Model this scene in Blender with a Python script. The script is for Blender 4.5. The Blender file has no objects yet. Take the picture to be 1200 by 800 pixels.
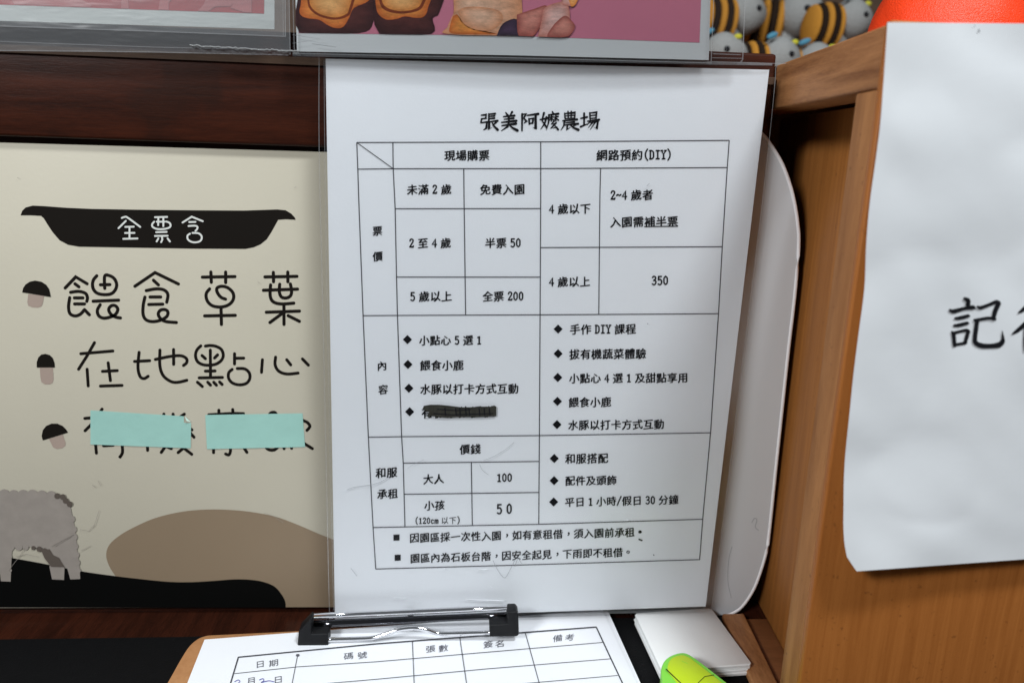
import bpy, bmesh, math, random
from mathutils import Vector, Matrix, noise
random.seed(7)
SC = bpy.context.scene
COL = SC.collection

# ------------------------------------------------------------------ camera
F = 900.0                                   # focal length in pixels of the 1200 px wide photograph
def nrm(v): return v.normalized()
upc = -nrm(Vector((-130, 3800, F)))         # world Z seen from the camera (x right, y down, z forward)
a_ = 0.07
Xc = nrm(Vector((1, -(upc.x + a_*upc.z)/upc.y, a_)))
Yc = upc.cross(Xc)
if Yc.z < 0: Yc = -Yc
RW = Matrix((Xc, Yc, upc))                  # camera vector -> world vector
CAM = -(RW @ (Vector(((393-600)/F, (724-400)/F, 1))*0.426))
cam = bpy.data.cameras.new('camera'); camo = bpy.data.objects.new('camera', cam); COL.objects.link(camo)
ex = RW @ Vector((1, 0, 0)); ey = RW @ Vector((0, -1, 0)); ez = RW @ Vector((0, 0, -1))
m4 = Matrix((ex, ey, ez)).transposed().to_4x4(); m4.translation = CAM
camo.matrix_world = m4
cam.sensor_width = 36; cam.lens = 36*F/1200; cam.clip_start = 0.01; cam.clip_end = 50
cam.dof.use_dof = True; cam.dof.focus_distance = 0.385; cam.dof.aperture_fstop = 8.5
SC.camera = camo

# ------------------------------------------------------------------ world and lamps (indoor, ceiling lamps)
w = bpy.data.worlds.new('World'); SC.world = w; w.use_nodes = True
w.node_tree.nodes['Background'].inputs[0].default_value = (0.86, 0.93, 1.0, 1)
w.node_tree.nodes['Background'].inputs[1].default_value = 0.125
def area(name, loc, target, sx, sy, power, col):
    l = bpy.data.lights.new(name, 'AREA'); l.shape = 'RECTANGLE'; l.size = sx; l.size_y = sy
    l.energy = power; l.color = col
    o = bpy.data.objects.new(name, l); COL.objects.link(o); o.location = loc
    o.rotation_euler = (Vector(target)-Vector(loc)).to_track_quat('-Z', 'Y').to_euler()
    return o
area('ceiling_lamp', (0.45, -0.62, 1.25), (0.12, 0.0, 0.1), 0.30, 0.12, 14.0, (0.90, 0.96, 1.0))
area('ceiling_lamp', (-0.72, -0.95, 0.85), (0.14, 0.0, 0.1), 0.30, 0.20, 15.5, (0.93, 0.97, 1.0))
vs = SC.view_settings
vs.view_transform = 'Standard'; vs.look = 'None'; vs.gamma = 1; vs.exposure = 0.0; vs.use_curve_mapping = False

# ------------------------------------------------------------------ measuring helpers: photo measurements -> points on real planes
def ray(px, py): return RW @ Vector(((px-600)/F, (py-400)/F, 1))
def at(px, py, Y=None, Z=None, X=None):
    d = ray(px, py)
    t = (Y-CAM.y)/d.y if Y is not None else (Z-CAM.z)/d.z if Z is not None else (X-CAM.x)/d.x
    return CAM + d*t
class Wall:                                 # an upright surface, optionally bulging towards the viewer by D(x, z)
    def __init__(s, Y, D=None): s.Y, s.D = Y, D
    def __call__(s, px, py, off=0.0):
        y = s.Y - off
        p = at(px, py, Y=y)
        if s.D:
            for _ in range(4): p = at(px, py, Y=y - s.D(p.x, p.z))
        return p
class Table:                                # a lying surface
    def __init__(s, Z, D=None): s.Z, s.D = Z, D
    def __call__(s, px, py, off=0.0):
        z = s.Z + off
        p = at(px, py, Z=z)
        if s.D:
            for _ in range(4): p = at(px, py, Z=z + s.D(p.x, p.y))
        return p

# ------------------------------------------------------------------ materials
def srgb(r, g, b):
    f = lambda c: (c/255/12.92 if c/255 <= .04045 else ((c/255+.055)/1.055)**2.4)
    return (f(r), f(g), f(b), 1)
def new_mat(name):
    m = bpy.data.materials.new(name); m.use_nodes = True
    nt = m.node_tree; return m, nt, nt.nodes['Principled BSDF']
def N(nt, t, **kw):
    n = nt.nodes.new(t)
    for k, v in kw.items():
        if k in n.inputs.keys(): n.inputs[k].default_value = v
        else: setattr(n, k, v)
    return n
def plain(name, c, rough=.6, var=.06, scale=60, bump=.0, bscale=400, metal=0, spec=.2, stretch=(1, 1, 1)):
    """one colour with a slight uneven tone and fine relief"""
    m, nt, b = new_mat(name)
    tc = N(nt, 'ShaderNodeTexCoord'); mp = N(nt, 'ShaderNodeMapping'); mp.inputs['Scale'].default_value = stretch
    nt.links.new(tc.outputs['Object'], mp.inputs['Vector'])
    no = N(nt, 'ShaderNodeTexNoise', Scale=scale, Detail=5.0, Roughness=.6)
    nt.links.new(mp.outputs[0], no.inputs['Vector'])
    mx = N(nt, 'ShaderNodeMix', data_type='RGBA')
    mx.inputs[6].default_value = tuple(v*(1-var) for v in c[:3])+(1,)
    mx.inputs[7].default_value = tuple(min(1, v*(1+var)) for v in c[:3])+(1,)
    nt.links.new(no.outputs[0], mx.inputs[0]); nt.links.new(mx.outputs[2], b.inputs['Base Color'])
    b.inputs['Roughness'].default_value = rough; b.inputs['Metallic'].default_value = metal
    b.inputs['Specular IOR Level'].default_value = spec
    if bump:
        n2 = N(nt, 'ShaderNodeTexNoise', Scale=bscale, Detail=4.0)
        nt.links.new(mp.outputs[0], n2.inputs['Vector'])
        bp = N(nt, 'ShaderNodeBump', Strength=bump, Distance=.001)
        nt.links.new(n2.outputs[0], bp.inputs['Height']); nt.links.new(bp.outputs[0], b.inputs['Normal'])
    return m
def wood(name, dark, light, stretch, rough=.4, scale=14, bump=.25, spots=None, spec=.14):
    m, nt, b = new_mat(name)
    tc = N(nt, 'ShaderNodeTexCoord'); mp = N(nt, 'ShaderNodeMapping'); mp.inputs['Scale'].default_value = stretch
    nt.links.new(tc.outputs['Object'], mp.inputs['Vector'])
    n1 = N(nt, 'ShaderNodeTexNoise', Scale=scale, Detail=8.0, Roughness=.65, Distortion=.4)
    n2 = N(nt, 'ShaderNodeTexNoise', Scale=scale*16, Detail=6.0, Roughness=.75)
    for n in (n1, n2): nt.links.new(mp.outputs[0], n.inputs['Vector'])
    ad = N(nt, 'ShaderNodeMath', operation='MULTIPLY_ADD'); ad.inputs[1].default_value = .45
    nt.links.new(n2.outputs[0], ad.inputs[0]); nt.links.new(n1.outputs[0], ad.inputs[2])
    rp = N(nt, 'ShaderNodeValToRGB'); e = rp.color_ramp.elements
    e[0].position = .48; e[0].color = dark; e[1].position = .95; e[1].color = light
    nt.links.new(ad.outputs[0], rp.inputs[0]); src = rp.outputs[0]
    if spots:
        ns = N(nt, 'ShaderNodeTexNoise', Scale=spots[0], Detail=3.0)
        nt.links.new(tc.outputs['Object'], ns.inputs['Vector'])
        r2 = N(nt, 'ShaderNodeValToRGB'); q = r2.color_ramp.elements
        q[0].position = spots[1]; q[0].color = (0, 0, 0, 1); q[1].position = spots[1]+.08; q[1].color = (1, 1, 1, 1)
        nt.links.new(ns.outputs[0], r2.inputs[0])
        mx = N(nt, 'ShaderNodeMix', data_type='RGBA'); mx.inputs[7].default_value = spots[2]
        ml = N(nt, 'ShaderNodeMath', operation='MULTIPLY'); ml.inputs[1].default_value = spots[3]
        nt.links.new(r2.outputs[0], ml.inputs[0]); nt.links.new(ml.outputs[0], mx.inputs[0])
        nt.links.new(src, mx.inputs[6]); src = mx.outputs[2]
    nt.links.new(src, b.inputs['Base Color'])
    b.inputs['Roughness'].default_value = rough; b.inputs['Specular IOR Level'].default_value = spec
    bp = N(nt, 'ShaderNodeBump', Strength=bump, Distance=.0006)
    nt.links.new(ad.outputs[0], bp.inputs['Height']); nt.links.new(bp.outputs[0], b.inputs['Normal'])
    return m
def film(name, tint, k=1.0, rough=.08, base=.02, bump=.15, bscale=25, haze=0.0, stretch=(1, 1, 1)):
    """clear plastic film: lets light through, shines by angle"""
    m, nt, b = new_mat(name); nt.nodes.remove(b)
    out = nt.nodes['Material Output']
    tr = N(nt, 'ShaderNodeBsdfTransparent', Color=tint); gl = N(nt, 'ShaderNodeBsdfGlossy', Roughness=rough)
    df = N(nt, 'ShaderNodeBsdfDiffuse', Color=(.75, .77, .8, 1))
    fr = N(nt, 'ShaderNodeFresnel', IOR=1.5)
    ma = N(nt, 'ShaderNodeMath', operation='MULTIPLY_ADD', use_clamp=True); ma.inputs[1].default_value = k; ma.inputs[2].default_value = base
    tc = N(nt, 'ShaderNodeTexCoord'); mp = N(nt, 'ShaderNodeMapping'); mp.inputs['Scale'].default_value = stretch
    no = N(nt, 'ShaderNodeTexNoise', Scale=bscale, Detail=2.0)
    nt.links.new(tc.outputs['Object'], mp.inputs['Vector']); nt.links.new(mp.outputs[0], no.inputs['Vector'])
    bp = N(nt, 'ShaderNodeBump', Strength=bump, Distance=.004)
    nt.links.new(no.outputs[0], bp.inputs['Height'])
    nt.links.new(bp.outputs[0], gl.inputs['Normal']); nt.links.new(bp.outputs[0], fr.inputs['Normal'])
    nt.links.new(fr.outputs[0], ma.inputs[0])
    m0 = N(nt, 'ShaderNodeMixShader'); m0.inputs[0].default_value = haze
    nt.links.new(tr.outputs[0], m0.inputs[1]); nt.links.new(df.outputs[0], m0.inputs[2])
    mx = N(nt, 'ShaderNodeMixShader')
    nt.links.new(ma.outputs[0], mx.inputs[0]); nt.links.new(m0.outputs[0], mx.inputs[1]); nt.links.new(gl.outputs[0], mx.inputs[2])
    nt.links.new(mx.outputs[0], out.inputs['Surface'])
    return m
MT = dict(
    paper=plain('white_paper', (.80, .82, .85, 1), .75, .02, 30, .06, 900),
    bond=plain('bond_paper', (.82, .83, .86, 1), .7, .015, 30, .05, 900), notice=plain('notice_paper', (.63, .64, .65, 1), .8, .025, 22, .30, 30),
    pad=plain('pad_paper', (.88, .88, .87, 1), .7, .02, 20, .1, 300),
    ink=plain('black_ink', (.006, .006, .008, 1), .7, .1, spec=.15),
    greyink=plain('grey_ink', (.10, .10, .12, 1), .6, .1),
    lineink=plain('line_ink', (.05, .05, .06, 1), .6, .1),
    scratch=plain('scratch_mark', (.33, .34, .36, 1), .5, .1),
    beige=plain('poster_beige', (.475, .435, .345, 1), .5, .06, 11, .05, 500),
    posterink=plain('poster_ink', (.008, .006, .0045, 1), .7, .1, spec=.08),
    white=plain('white_ink', (.62, .62, .58, 1), .5, .03),
    hill=plain('brown_print', (.225, .165, .108, 1), .5, .06, 14),
    animal=plain('mauve_print', (.27, .235, .205, 1), .5, .16, 160),
    animald=plain('dark_mauve_print', (.095, .076, .062, 1), .5, .09, 16),
    blackprint=plain('black_print', (.0025, .0025, .0023, 1), .8, .1, spec=.04),
    stem=plain('stem_print', (.34, .26, .215, 1), .5, .05),
    mint=plain('mint_tape', (.33,.57,.50,1), .6, .07, 70, .25, 120),
    mint2=plain('mint_tape_back', (.50,.66,.58,1), .6),
    darkwood=wood('dark_red_wood', (.014, .0038, .002, 1), (.062, .0145, .006, 1), (1.2, 6, 14), .42, 9, .3, (34, .58, (.012, .006, .004, 1), .35)),
    counterwood=wood('counter_wood', (.006, .003, .0022, 1), (.045, .012, .006, 1), (9, 1, 1), .25, 6, .1),
    mat=plain('black_mat', (.0035, .0035, .004, 1), .7, .3, 300, .35, 1200, spec=.12),
    pine=wood('pine', (.22, .085, .03, 1), (.45, .205, .078, 1), (20, 20, 1.5), .6, 6, .3, (260, .67, (.10, .04, .015, 1), .6), spec=.08),
    pinerail=wood('pine_rail', (.17, .062, .022, 1), (.47, .215, .085, 1), (6, 1.8, 26), .45, 7, .35),
    panelw=wood('orange_panel', (.25, .088, .020, 1), (.38, .145, .036, 1), (50, 50, 1.8), .4, 5, .15, (420, .66, (.10, .04, .014, 1), .4)),
    frontw=wood('box_front', (.29, .092, .019, 1), (.41, .145, .034, 1), (75, 75, 2.2), .38, 5, .14, (420, .66, (.12, .04, .012, 1), .45)),
    hard=wood('hardboard', (.34, .15, .06, 1), (.46, .23, .10, 1), (6, 6, 6), .6, 30, .1),
    board=plain('white_plastic', (.60, .62, .64, 1), .38, .02, 20, .05, 80, spec=.5),
    rim=plain('rim_highlight', (.78, .74, .74, 1), .35, .02),
    chrome=plain('chrome', (.82, .82, .84, 1), .09, .02, metal=1),
    glare=plain('film_glare', (.75, .77, .8, 1), .12, .02, spec=1.0),
    chromerefl=plain('chrome_dark_reflection', (.10, .10, .11, 1), .12, .05, metal=1),
    rubber=plain('black_rubber', (.005, .005, .006, 1), .5, .2, 200, .1, spec=.25),
    lime=plain('lime_plastic', (.50, .66, .01, 1), .32, .08, 60, .1, spec=.5),
    green=plain('green_plastic', (.22, .66, .06, 1), .3, .05, 60, .05, spec=.5),
    orange=plain('orange_glitter', (1.0, .055, .006, 1), .42, .12, 420, .5, 1500, spec=.5),
    plush=plain('grey_plush', (.29, .29, .28, 1), .95, .15, 500, 1.0, 900, spec=.1),
    yel=plain('yellow_plush', (.45, .20, .03, 1), .95, .15, 500, .8, 900, spec=.1),
    blk=plain('brown_black_plush', (.02, .012, .008, 1), .95, .2, 500, .8, 900, spec=.1),
    eye=plain('black_eye', (.01, .01, .012, 1), .15),
    blue=plain('blue_felt', (.08, .24, .34, 1), .9, .1), lemon=plain('lemon_felt', (.5, .46, .04, 1), .9, .1),
    backwall=wood('shelf_back', (.07, .045, .03, 1), (.14, .09, .06, 1), (1, 1, 8), .6, 8, .1),
    lipw=wood('lip_wood', (.05, .03, .02, 1), (.12, .07, .045, 1), (1, 6, 12), .45, 8, .2),
    shelfw=wood('shelf_wood', (.12, .045, .016, 1), (.24, .09, .035, 1), (1, 6, 12), .45, 8, .2),
    card=plain('card_white', (.66, .70, .70, 1), .5, .03, 20),
    card2=plain('card_white_bright', (.74, .77, .78, 1), .5, .03, 20),
    film=film('clear_film', (.996, .996, .996, 1), .40, .12, .0, .10, 18),
    sleeve=film('clear_sleeve', (.985, .985, .98, 1), .35, .25, .0, .15, 40, .045, (1, 1, 4)),
    seam=film('film_edge', (.8, .78, .75, 1), 1.0, .2, .03, .1, 60, .16),
    red=plain('photo_red', (.46, .04, .05, 1), .35, .06), red2=plain('photo_light_red', (.56, .16, .17, 1), .35, .1, 50), red3=plain('photo_dark_red', (.16, .025, .03, 1), .35, .1),
    pink=plain('photo_pink', (.70, .23, .33, 1), .35, .10, 22),
    bun=plain('photo_bun', (.80, .24, .045, 1), .35, .35, 70, stretch=(1, 1, 2)), bunl=plain('photo_bun_light', (.85, .40, .15, 1), .35, .3, 60),
    bunp=plain('photo_bun_pale', (.72, .42, .28, 1), .35, .3, 60, stretch=(1, 1, 3)),
    bund=plain('photo_bun_dark', (.07, .022, .022, 1), .35, .5, 120), bung=plain('photo_groove', (.30, .07, .02, 1), .35, .2),
    hand=plain('photo_hand', (.75, .36, .30, 1), .35, .2, 60), handd=plain('photo_hand_shade', (.55, .17, .12, 1), .35, .25, 60), navy=plain('photo_navy', (.06, .04, .07, 1), .35, .2, 60),
)
def see_through(m, k):
    nt = m.node_tree; b = nt.nodes['Principled BSDF']; out = nt.nodes['Material Output']
    mx = N(nt, 'ShaderNodeMixShader'); mx.inputs[0].default_value = k; tr = N(nt, 'ShaderNodeBsdfTransparent')
    nt.links.new(b.outputs[0], mx.inputs[1]); nt.links.new(tr.outputs[0], mx.inputs[2]); nt.links.new(mx.outputs[0], out.inputs['Surface'])
see_through(MT['mint'], .13)
def marker_mat():
    m = plain('marker_scribble', (.030, .029, .024, 1), .35, .75, 260, .2, 300, stretch=(1.6, 1, .5)); return m
MT['marker'] = marker_mat()

# ------------------------------------------------------------------ mesh helpers
class MB:
    def __init__(s): s.v, s.f, s.k = [], [], 0
    def poly(s, pts):
        n = len(s.v); s.v += [tuple(p) for p in pts]; s.f.append(tuple(range(n, n+len(pts))))
    def raw(s, v, f):
        n = len(s.v); s.v += [tuple(p) for p in v]; s.f += [tuple(i+n for i in q) for q in f]
    def build(s, name, mat, parent=None, smooth=False, mods=None):
        me = bpy.data.meshes.new(name); me.from_pydata(s.v, [], s.f); me.update()
        o = bpy.data.objects.new(name, me); COL.objects.link(o)
        if isinstance(mat, (list, tuple)):
            for q in mat: me.materials.append(MT[q])
        else: me.materials.append(MT[mat])
        if smooth:
            for p in me.polygons: p.use_smooth = True
        if parent: 
            o.parent = parent; o.matrix_parent_inverse = parent.matrix_world.inverted() if False else Matrix.Translation(-parent.location)
        return o
def thing(name, loc, label, cat, group=None):
    o = bpy.data.objects.new(name, None); COL.objects.link(o); o.location = loc; o.empty_display_size = .01
    o['label'] = label; o['category'] = cat
    if group: o['group'] = group
    return o
def tag(o, label, cat, group=None):
    o['label'] = label; o['category'] = cat
    if group: o['group'] = group
    return o
def fixn(o):
    bm = bmesh.new(); bm.from_mesh(o.data); bmesh.ops.recalc_face_normals(bm, faces=bm.faces); bm.to_mesh(o.data); bm.free(); return o
def bevel(o, wd, seg=2, ang=.6):
    b = o.modifiers.new('bevel', 'BEVEL'); b.width = wd; b.segments = seg; b.limit_method = 'ANGLE'; b.angle_limit = ang
    for p in o.data.polygons: p.use_smooth = True
    return o
def slab(pts, depth):                       # outline (world points) extruded by a vector
    mb = MB(); n = len(pts); d = Vector(depth)
    mb.raw([Vector(p) for p in pts] + [Vector(p)+d for p in pts],
           [tuple(range(n)), tuple(range(2*n-1, n-1, -1))] + [(i, i+n, (i+1) % n+n, (i+1) % n) for i in range(n)])
    return mb
def box(x0, x1, y0, y1, z0, z1):
    return slab([(x0, y0, z0), (x1, y0, z0), (x1, y0, z1), (x0, y0, z1)], (0, y1-y0, 0))
def smooth_line(P, n=6):
    if len(P) < 3: return P
    out = []
    for i in range(len(P)-1):
        p0, p1, p2, p3 = P[max(i-1, 0)], P[i], P[i+1], P[min(i+2, len(P)-1)]
        for j in range(n):
            t = j/n
            out.append(tuple(.5*((2*b)+(-a+c)*t+(2*a-5*b+4*c-d)*t*t+(-a+3*b-3*c+d)*t**3) for a, b, c, d in zip(p0, p1, p2, p3)))
    out.append(tuple(P[-1])); return out
def stroke(mb, surf, P, wd, off, curve=False, cap=True):
    """flat ribbon with round ends; P are (x, y) or (x, y, width)"""
    Q = [(p[0], p[1], p[2] if len(p) > 2 else wd) for p in P]
    if curve: Q = smooth_line(Q)
    mb.k += 1; off = off + 2.5e-6*(mb.k % 12)
    def nn(i):
        a = Q[max(i-1, 0)]; b = Q[min(i+1, len(Q)-1)]
        d = math.hypot(b[0]-a[0], b[1]-a[1]) or 1e-6
        return (-(b[1]-a[1])/d, (b[0]-a[0])/d)
    L, R = [], []
    for i, q in enumerate(Q):
        n = nn(i); sc = 1.0
        if 0 < i < len(Q)-1 and not curve:
            a, b = Q[i-1], Q[i+1]
            u = Vector((q[0]-a[0], q[1]-a[1])); v = Vector((b[0]-q[0], b[1]-q[1]))
            if u.length and v.length: sc = min(1.4, 1/max(.5, math.cos(u.angle(v)/2)))
        h = q[2]/2*sc
        L.append((q[0]+n[0]*h, q[1]+n[1]*h)); R.append((q[0]-n[0]*h, q[1]-n[1]*h))
    def arc(q, a0):
        return [(q[0]+q[2]/2*math.cos(a0+math.pi*k/6), q[1]+q[2]/2*math.sin(a0+math.pi*k/6)) for k in range(1, 6)]
    if len(Q) == 1: return
    for i in range(len(Q)-1):
        mb.poly([surf(*p, off) for p in (L[i], R[i], R[i+1], L[i+1])])
    if cap:
        n = nn(0); a0 = math.atan2(n[1], n[0]); mb.poly([surf(*p, off) for p in [L[0]]+arc(Q[0], a0)+[R[0]]])
        n = nn(len(Q)-1); a0 = math.atan2(-n[1], -n[0]); mb.poly([surf(*p, off) for p in [R[-1]]+arc(Q[-1], a0)+[L[-1]]])
def flat(mb, surf, P, off, curve=False):
    if curve: P = smooth_line([tuple(p) for p in P]+[tuple(P[0])], 5)[:-1]
    mb.poly([surf(p[0], p[1], off) for p in P])
def tube(mb, P, r, n=8):
    P = [Vector(p) for p in P]; base = len(mb.v); prev = None
    for i, p in enumerate(P):
        d = (P[min(i+1, len(P)-1)]-P[max(i-1, 0)]).normalized()
        s = d.cross(Vector((0, 0, 1)));  s = s if s.length > .05 else d.cross(Vector((0, 1, 0))); s.normalize()
        if prev and s.dot(prev) < 0: s = -s
        prev = s; t = s.cross(d).normalized()
        mb.v += [tuple(p+(s*math.cos(2*math.pi*k/n)+t*math.sin(2*math.pi*k/n))*r) for k in range(n)]
    for i in range(len(P)-1):
        for k in range(n):
            mb.f.append((base+i*n+k, base+i*n+(k+1) % n, base+(i+1)*n+(k+1) % n, base+(i+1)*n+k))
    mb.f.append(tuple(base+k for k in range(n))); mb.f.append(tuple(base+(len(P)-1)*n+k for k in reversed(range(n))))
def crop(ox, oy, s): return lambda P: [((p[0]/s+ox, p[1]/s+oy) + ((p[2]/s,) if len(p) > 2 else ())) for p in P]

# ------------------------------------------------------------------ lettering
GC = {}
def glyph(ch, bold):
    key = ch
    if key in GC: return GC[key]
    c = bpy.data.curves.new('glyph', 'FONT'); c.body = ch; c.resolution_u = 2; c.fill_mode = 'FRONT'
    o = bpy.data.objects.new('glyph', c); COL.objects.link(o)
    dg = bpy.context.evaluated_depsgraph_get(); dg.update()
    me = bpy.data.meshes.new_from_object(o.evaluated_get(dg))
    r = ([(v.co.x, v.co.y) for v in me.vertices], [tuple(p.vertices) for p in me.polygons])
    bpy.data.objects.remove(o); bpy.data.curves.remove(c); bpy.data.meshes.remove(me)
    GC[key] = r; return r
HALF = {
 '0': [[(.25,.74),(.12,.6),(.1,.38),(.12,.15),(.25,.02),(.38,.15),(.4,.38),(.38,.6),(.25,.74)]],
 '1': [[(.12,.62),(.26,.74),(.26,.02)], [(.14,.02),(.38,.02)]],
 '2': [[(.1,.58),(.14,.7),(.26,.75),(.38,.68),(.38,.52),(.25,.3),(.09,.03)], [(.09,.03),(.41,.03),(.42,.12)]],
 '3': [[(.1,.66),(.22,.75),(.37,.68),(.36,.5),(.2,.4)], [(.2,.4),(.38,.34),(.4,.16),(.26,.01),(.09,.08)]],
 '4': [[(.33,0),(.33,.74),(.07,.24),(.44,.24)]],
 '5': [[(.39,.73),(.14,.73),(.12,.43)], [(.12,.43),(.28,.47),(.4,.32),(.38,.1),(.24,0),(.1,.07)]],
 'D': [[(.12,.02),(.12,.73)], [(.06,.73),(.22,.73),(.38,.6),(.4,.38),(.38,.14),(.22,.02),(.06,.02)]],
 'I': [[(.25,.02),(.25,.73)], [(.12,.73),(.38,.73)], [(.12,.02),(.38,.02)]],
 'Y': [[(.08,.73),(.25,.38),(.42,.73)], [(.25,.38),(.25,.02)], [(.14,.02),(.36,.02)], [(.02,.73),(.16,.73)], [(.34,.73),(.48,.73)]],
 '(': [[(.38,.86),(.24,.62),(.2,.38),(.24,.13),(.38,-.1)]], ')': [[(.12,.86),(.26,.62),(.3,.38),(.26,.13),(.12,-.1)]],
 'c': [[(.39,.4),(.25,.5),(.12,.38),(.12,.14),(.25,.01),(.4,.1)]],
 'm': [[(.06,0),(.06,.48)], [(.06,.4),(.15,.49),(.25,.38),(.25,0)], [(.25,.4),(.36,.49),(.44,.38),(.44,0)]],
 '~': [[(.06,.34),(.17,.42),(.32,.34),(.44,.42)]], '/': [[(.06,-.05),(.44,.82)]],
}
def text_line(mb, surf, s, x0, y0, x1, y1, size=None, off=2.5e-4, bold=.012, shear=.10, hh=1.0, gap=.28, halfw=.105):
    adv = []
    for ch in s: adv.append(gap if ch == ' ' else .5 if ch in HALF else 1.0)
    tot = sum(adv); L = math.hypot(x1-x0, y1-y0); u = L/tot
    dx, dy = (x1-x0)/L, (y1-y0)/L
    size = size or u*.98
    pos = 0.0
    for ch, a in zip(s, adv):
        cx = x0+dx*u*(pos+a/2); cy = y0+dy*u*(pos+a/2); pos += a
        if ch == ' ': continue
        if ch in HALF:
            for st in HALF[ch]:
                P = [(cx+dx*size*(p[0]-.25)+dy*size*hh*(p[1]-.37)*0, cy+dy*size*(p[0]-.25)-size*hh*(p[1]-.37)) for p in st]
                stroke(mb, surf, P, size*halfw*1.15, off, curve=len(P) > 3 and ch not in '4Y')
        else:
            V, Fc = glyph(ch, bold)
            if ch in '，。': V = [(a+.30, b+.30) for a, b in V]      # marks stand in the middle of their square
            for q, (bx_, by_) in enumerate([(0, 0)] if bold <= 0 else [(-bold, bold*.5), (bold, -bold*.5)] if bold < .028 else [(-bold, bold*.6), (0, 0), (bold, -bold*.6)]):
                pts = []
                for (gx, gy) in V:
                    lx, ly = (gx-.5+bx_)*size, (gy-.38+by_)*size*hh
                    ly += shear*lx                       # the brush style rises to the right
                    pts.append(surf(cx+dx*lx, cy+dy*lx-ly, off+q*4e-6))
                mb.raw(pts, Fc)

# =================================================================== SETTING
ZC = -0.0065
cw = box(-.75, .75, -.62, .11, ZC-.03, ZC).build('counter', 'counterwood'); cw['kind'] = 'structure'
# dark wooden wall under and behind the poster
YW = .019
wl = box(-.75, .226, YW, YW+.02, ZC+.0001, .258).build('wall', 'darkwood'); wl['kind'] = 'structure'
wr = box(-.75, .75, .0825, .10, ZC+.0001, .2885).build('wall', 'panelw'); wr['kind'] = 'structure'
# ---- wooden rail that caps the wall
zt = at(890, 63, Y=.012).z; zl = at(200, 70, Y=.010).z; zl1 = at(200, 61, Y=.010).z
rail = box(-.75, .2205, .010, .048, at(190, 166, Y=.010).z, zt).build('wooden_rail', 'darkwood')
bevel(rail, .0015); tag(rail, 'dark reddish brown wooden rail running above the beige poster', 'rail')
lip = box(-.75, .2205, .0085, .0099, zl, zl1).build('edge_strip', 'lipw', rail)
shelf = box(-.9, 1.3, .0485, .95, zt-.02, zt-.002).build('shelf', 'shelfw')
tag(shelf, 'brown wooden shelf behind the rail carrying the plush toys', 'shelf')
bk = box(-1.2, 1.8, .951, .97, zt-.05, zt+.75).build('back_wall', 'backwall'); bk['kind'] = 'structure'
step = box(.1, 1.0, .50, .70, zt-.0018, zt+.054).build('display_riser', 'shelfw')
tag(step, 'low brown riser block under the upper row of plush toys', 'riser')

# ---- black desk mat
S = Table(ZC+.0012)
e0 = at(60, 748, Z=ZC+.0012)
e1 = at(742, 722, Z=ZC+.0012)
mat = slab([(-.42, -.40, ZC+.0012), (.2235, -.40, ZC+.0012), (.2235, e1.y, ZC+.0012), (e1.x-.03, e1.y-.001, ZC+.0012), (e0.x+.07, e0.y+.001, ZC+.0012), (-.42, e0.y-.002, ZC+.0012)], (0, 0, -.001)).build('desk_mat', 'mat'); bevel(mat, .0004)
tag(mat, 'flat black mat covering the counter under the clipboard', 'mat')

# =================================================================== LEFT POSTER
YP = .0145
SP = Wall(YP)
pt = thing('poster_board', (at(190, 712, Y=YP).x, YP, at(190, 712, Y=YP).z), 'beige poster board with big rounded black lettering and printed hills left of the price sheet', 'poster')
pl = [at(-160, 162.5, Y=YP), at(398, 178.5, Y=YP), at(405, 711, Y=YP), at(-160, 713, Y=YP)]
bevel(fixn(slab(pl, (0, .003, 0)).build('board', 'beige', pt)), .0005)
def part(fn, name, mat, parent, label=None, **kw):
    mb = MB(); fn(mb); o = mb.build(name, mat, parent, **kw)
    if label: o['label'] = label
    return o
O1 = 1.2e-4
c1 = crop(0, 160, 3.0769); c3 = crop(0, 540, 3.0769)
hillP = c3([(415,412),(395,380),(383,340),(395,300),(440,262),(500,230),(560,205),(630,187),(700,177),(780,174),(860,178),(930,187),(1000,202),(1080,232),(1150,262),(1215,288),(1240,526),(1000,526),(600,526)])
part(lambda m: flat(m, SP, smooth_line(hillP[:16], 5)+hillP[16:], O1), 'hill_print', 'hill', pt)
gP = c3([(-300,330),(0,345),(60,352),(150,368),(290,396),(400,412),(500,424),(600,434),(680,436),(760,432),(840,426),(900,427),(950,435),(990,452),(1015,480),(1028,505),(1030,527),(500,527),(-300,527)])
part(lambda m: flat(m, SP, smooth_line(gP[:17], 5)+gP[17:], 2*O1), 'ground_print', 'blackprint', pt)
# woolly animal: scalloped outline
c2 = crop(0, 560, 5)
def animal(m):
    top = [(-160,85)] + [(x, 84+(x > 330)*12) for x in range(-120, 331, 55)]
    body = c2([(-160,95),(330,98),(385,115),(412,165),(425,230),(440,300),(448,370),(455,450),(465,510),(470,590),(412,592),(395,530),(378,518),(375,595),(305,592),(290,520),(300,450),(285,420),(250,410),(190,405),(150,398),(90,402),(70,430),(66,500),(62,605),(5,603),(0,560),(-160,560)])
    m.poly([SP(*p, 3*O1) for p in body])
    k = 0
    for (x, y, r) in [(-140,97,33),(-85,96,33),(-30,96,33),(25,96,32),(80,98,30),(135,99,32),(190,99,33),(245,100,30),(300,104,30),(400,150,18),(418,240,22),(428,300,22),(432,345,22),(438,400,20),(445,450,20),(452,495,18),(458,540,16),(110,402,22),(150,404,18),(62,460,9),(62,540,8)]:
        k += 1; cx, cy = c2([(x, y)])[0]; r /= 5
        m.poly([SP(cx+r*math.cos(t*math.pi/8), cy+r*math.sin(t*math.pi/8), 3*O1+1e-5+4e-6*k) for t in range(16)])
part(animal, 'animal_print', 'animal', pt)
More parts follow.
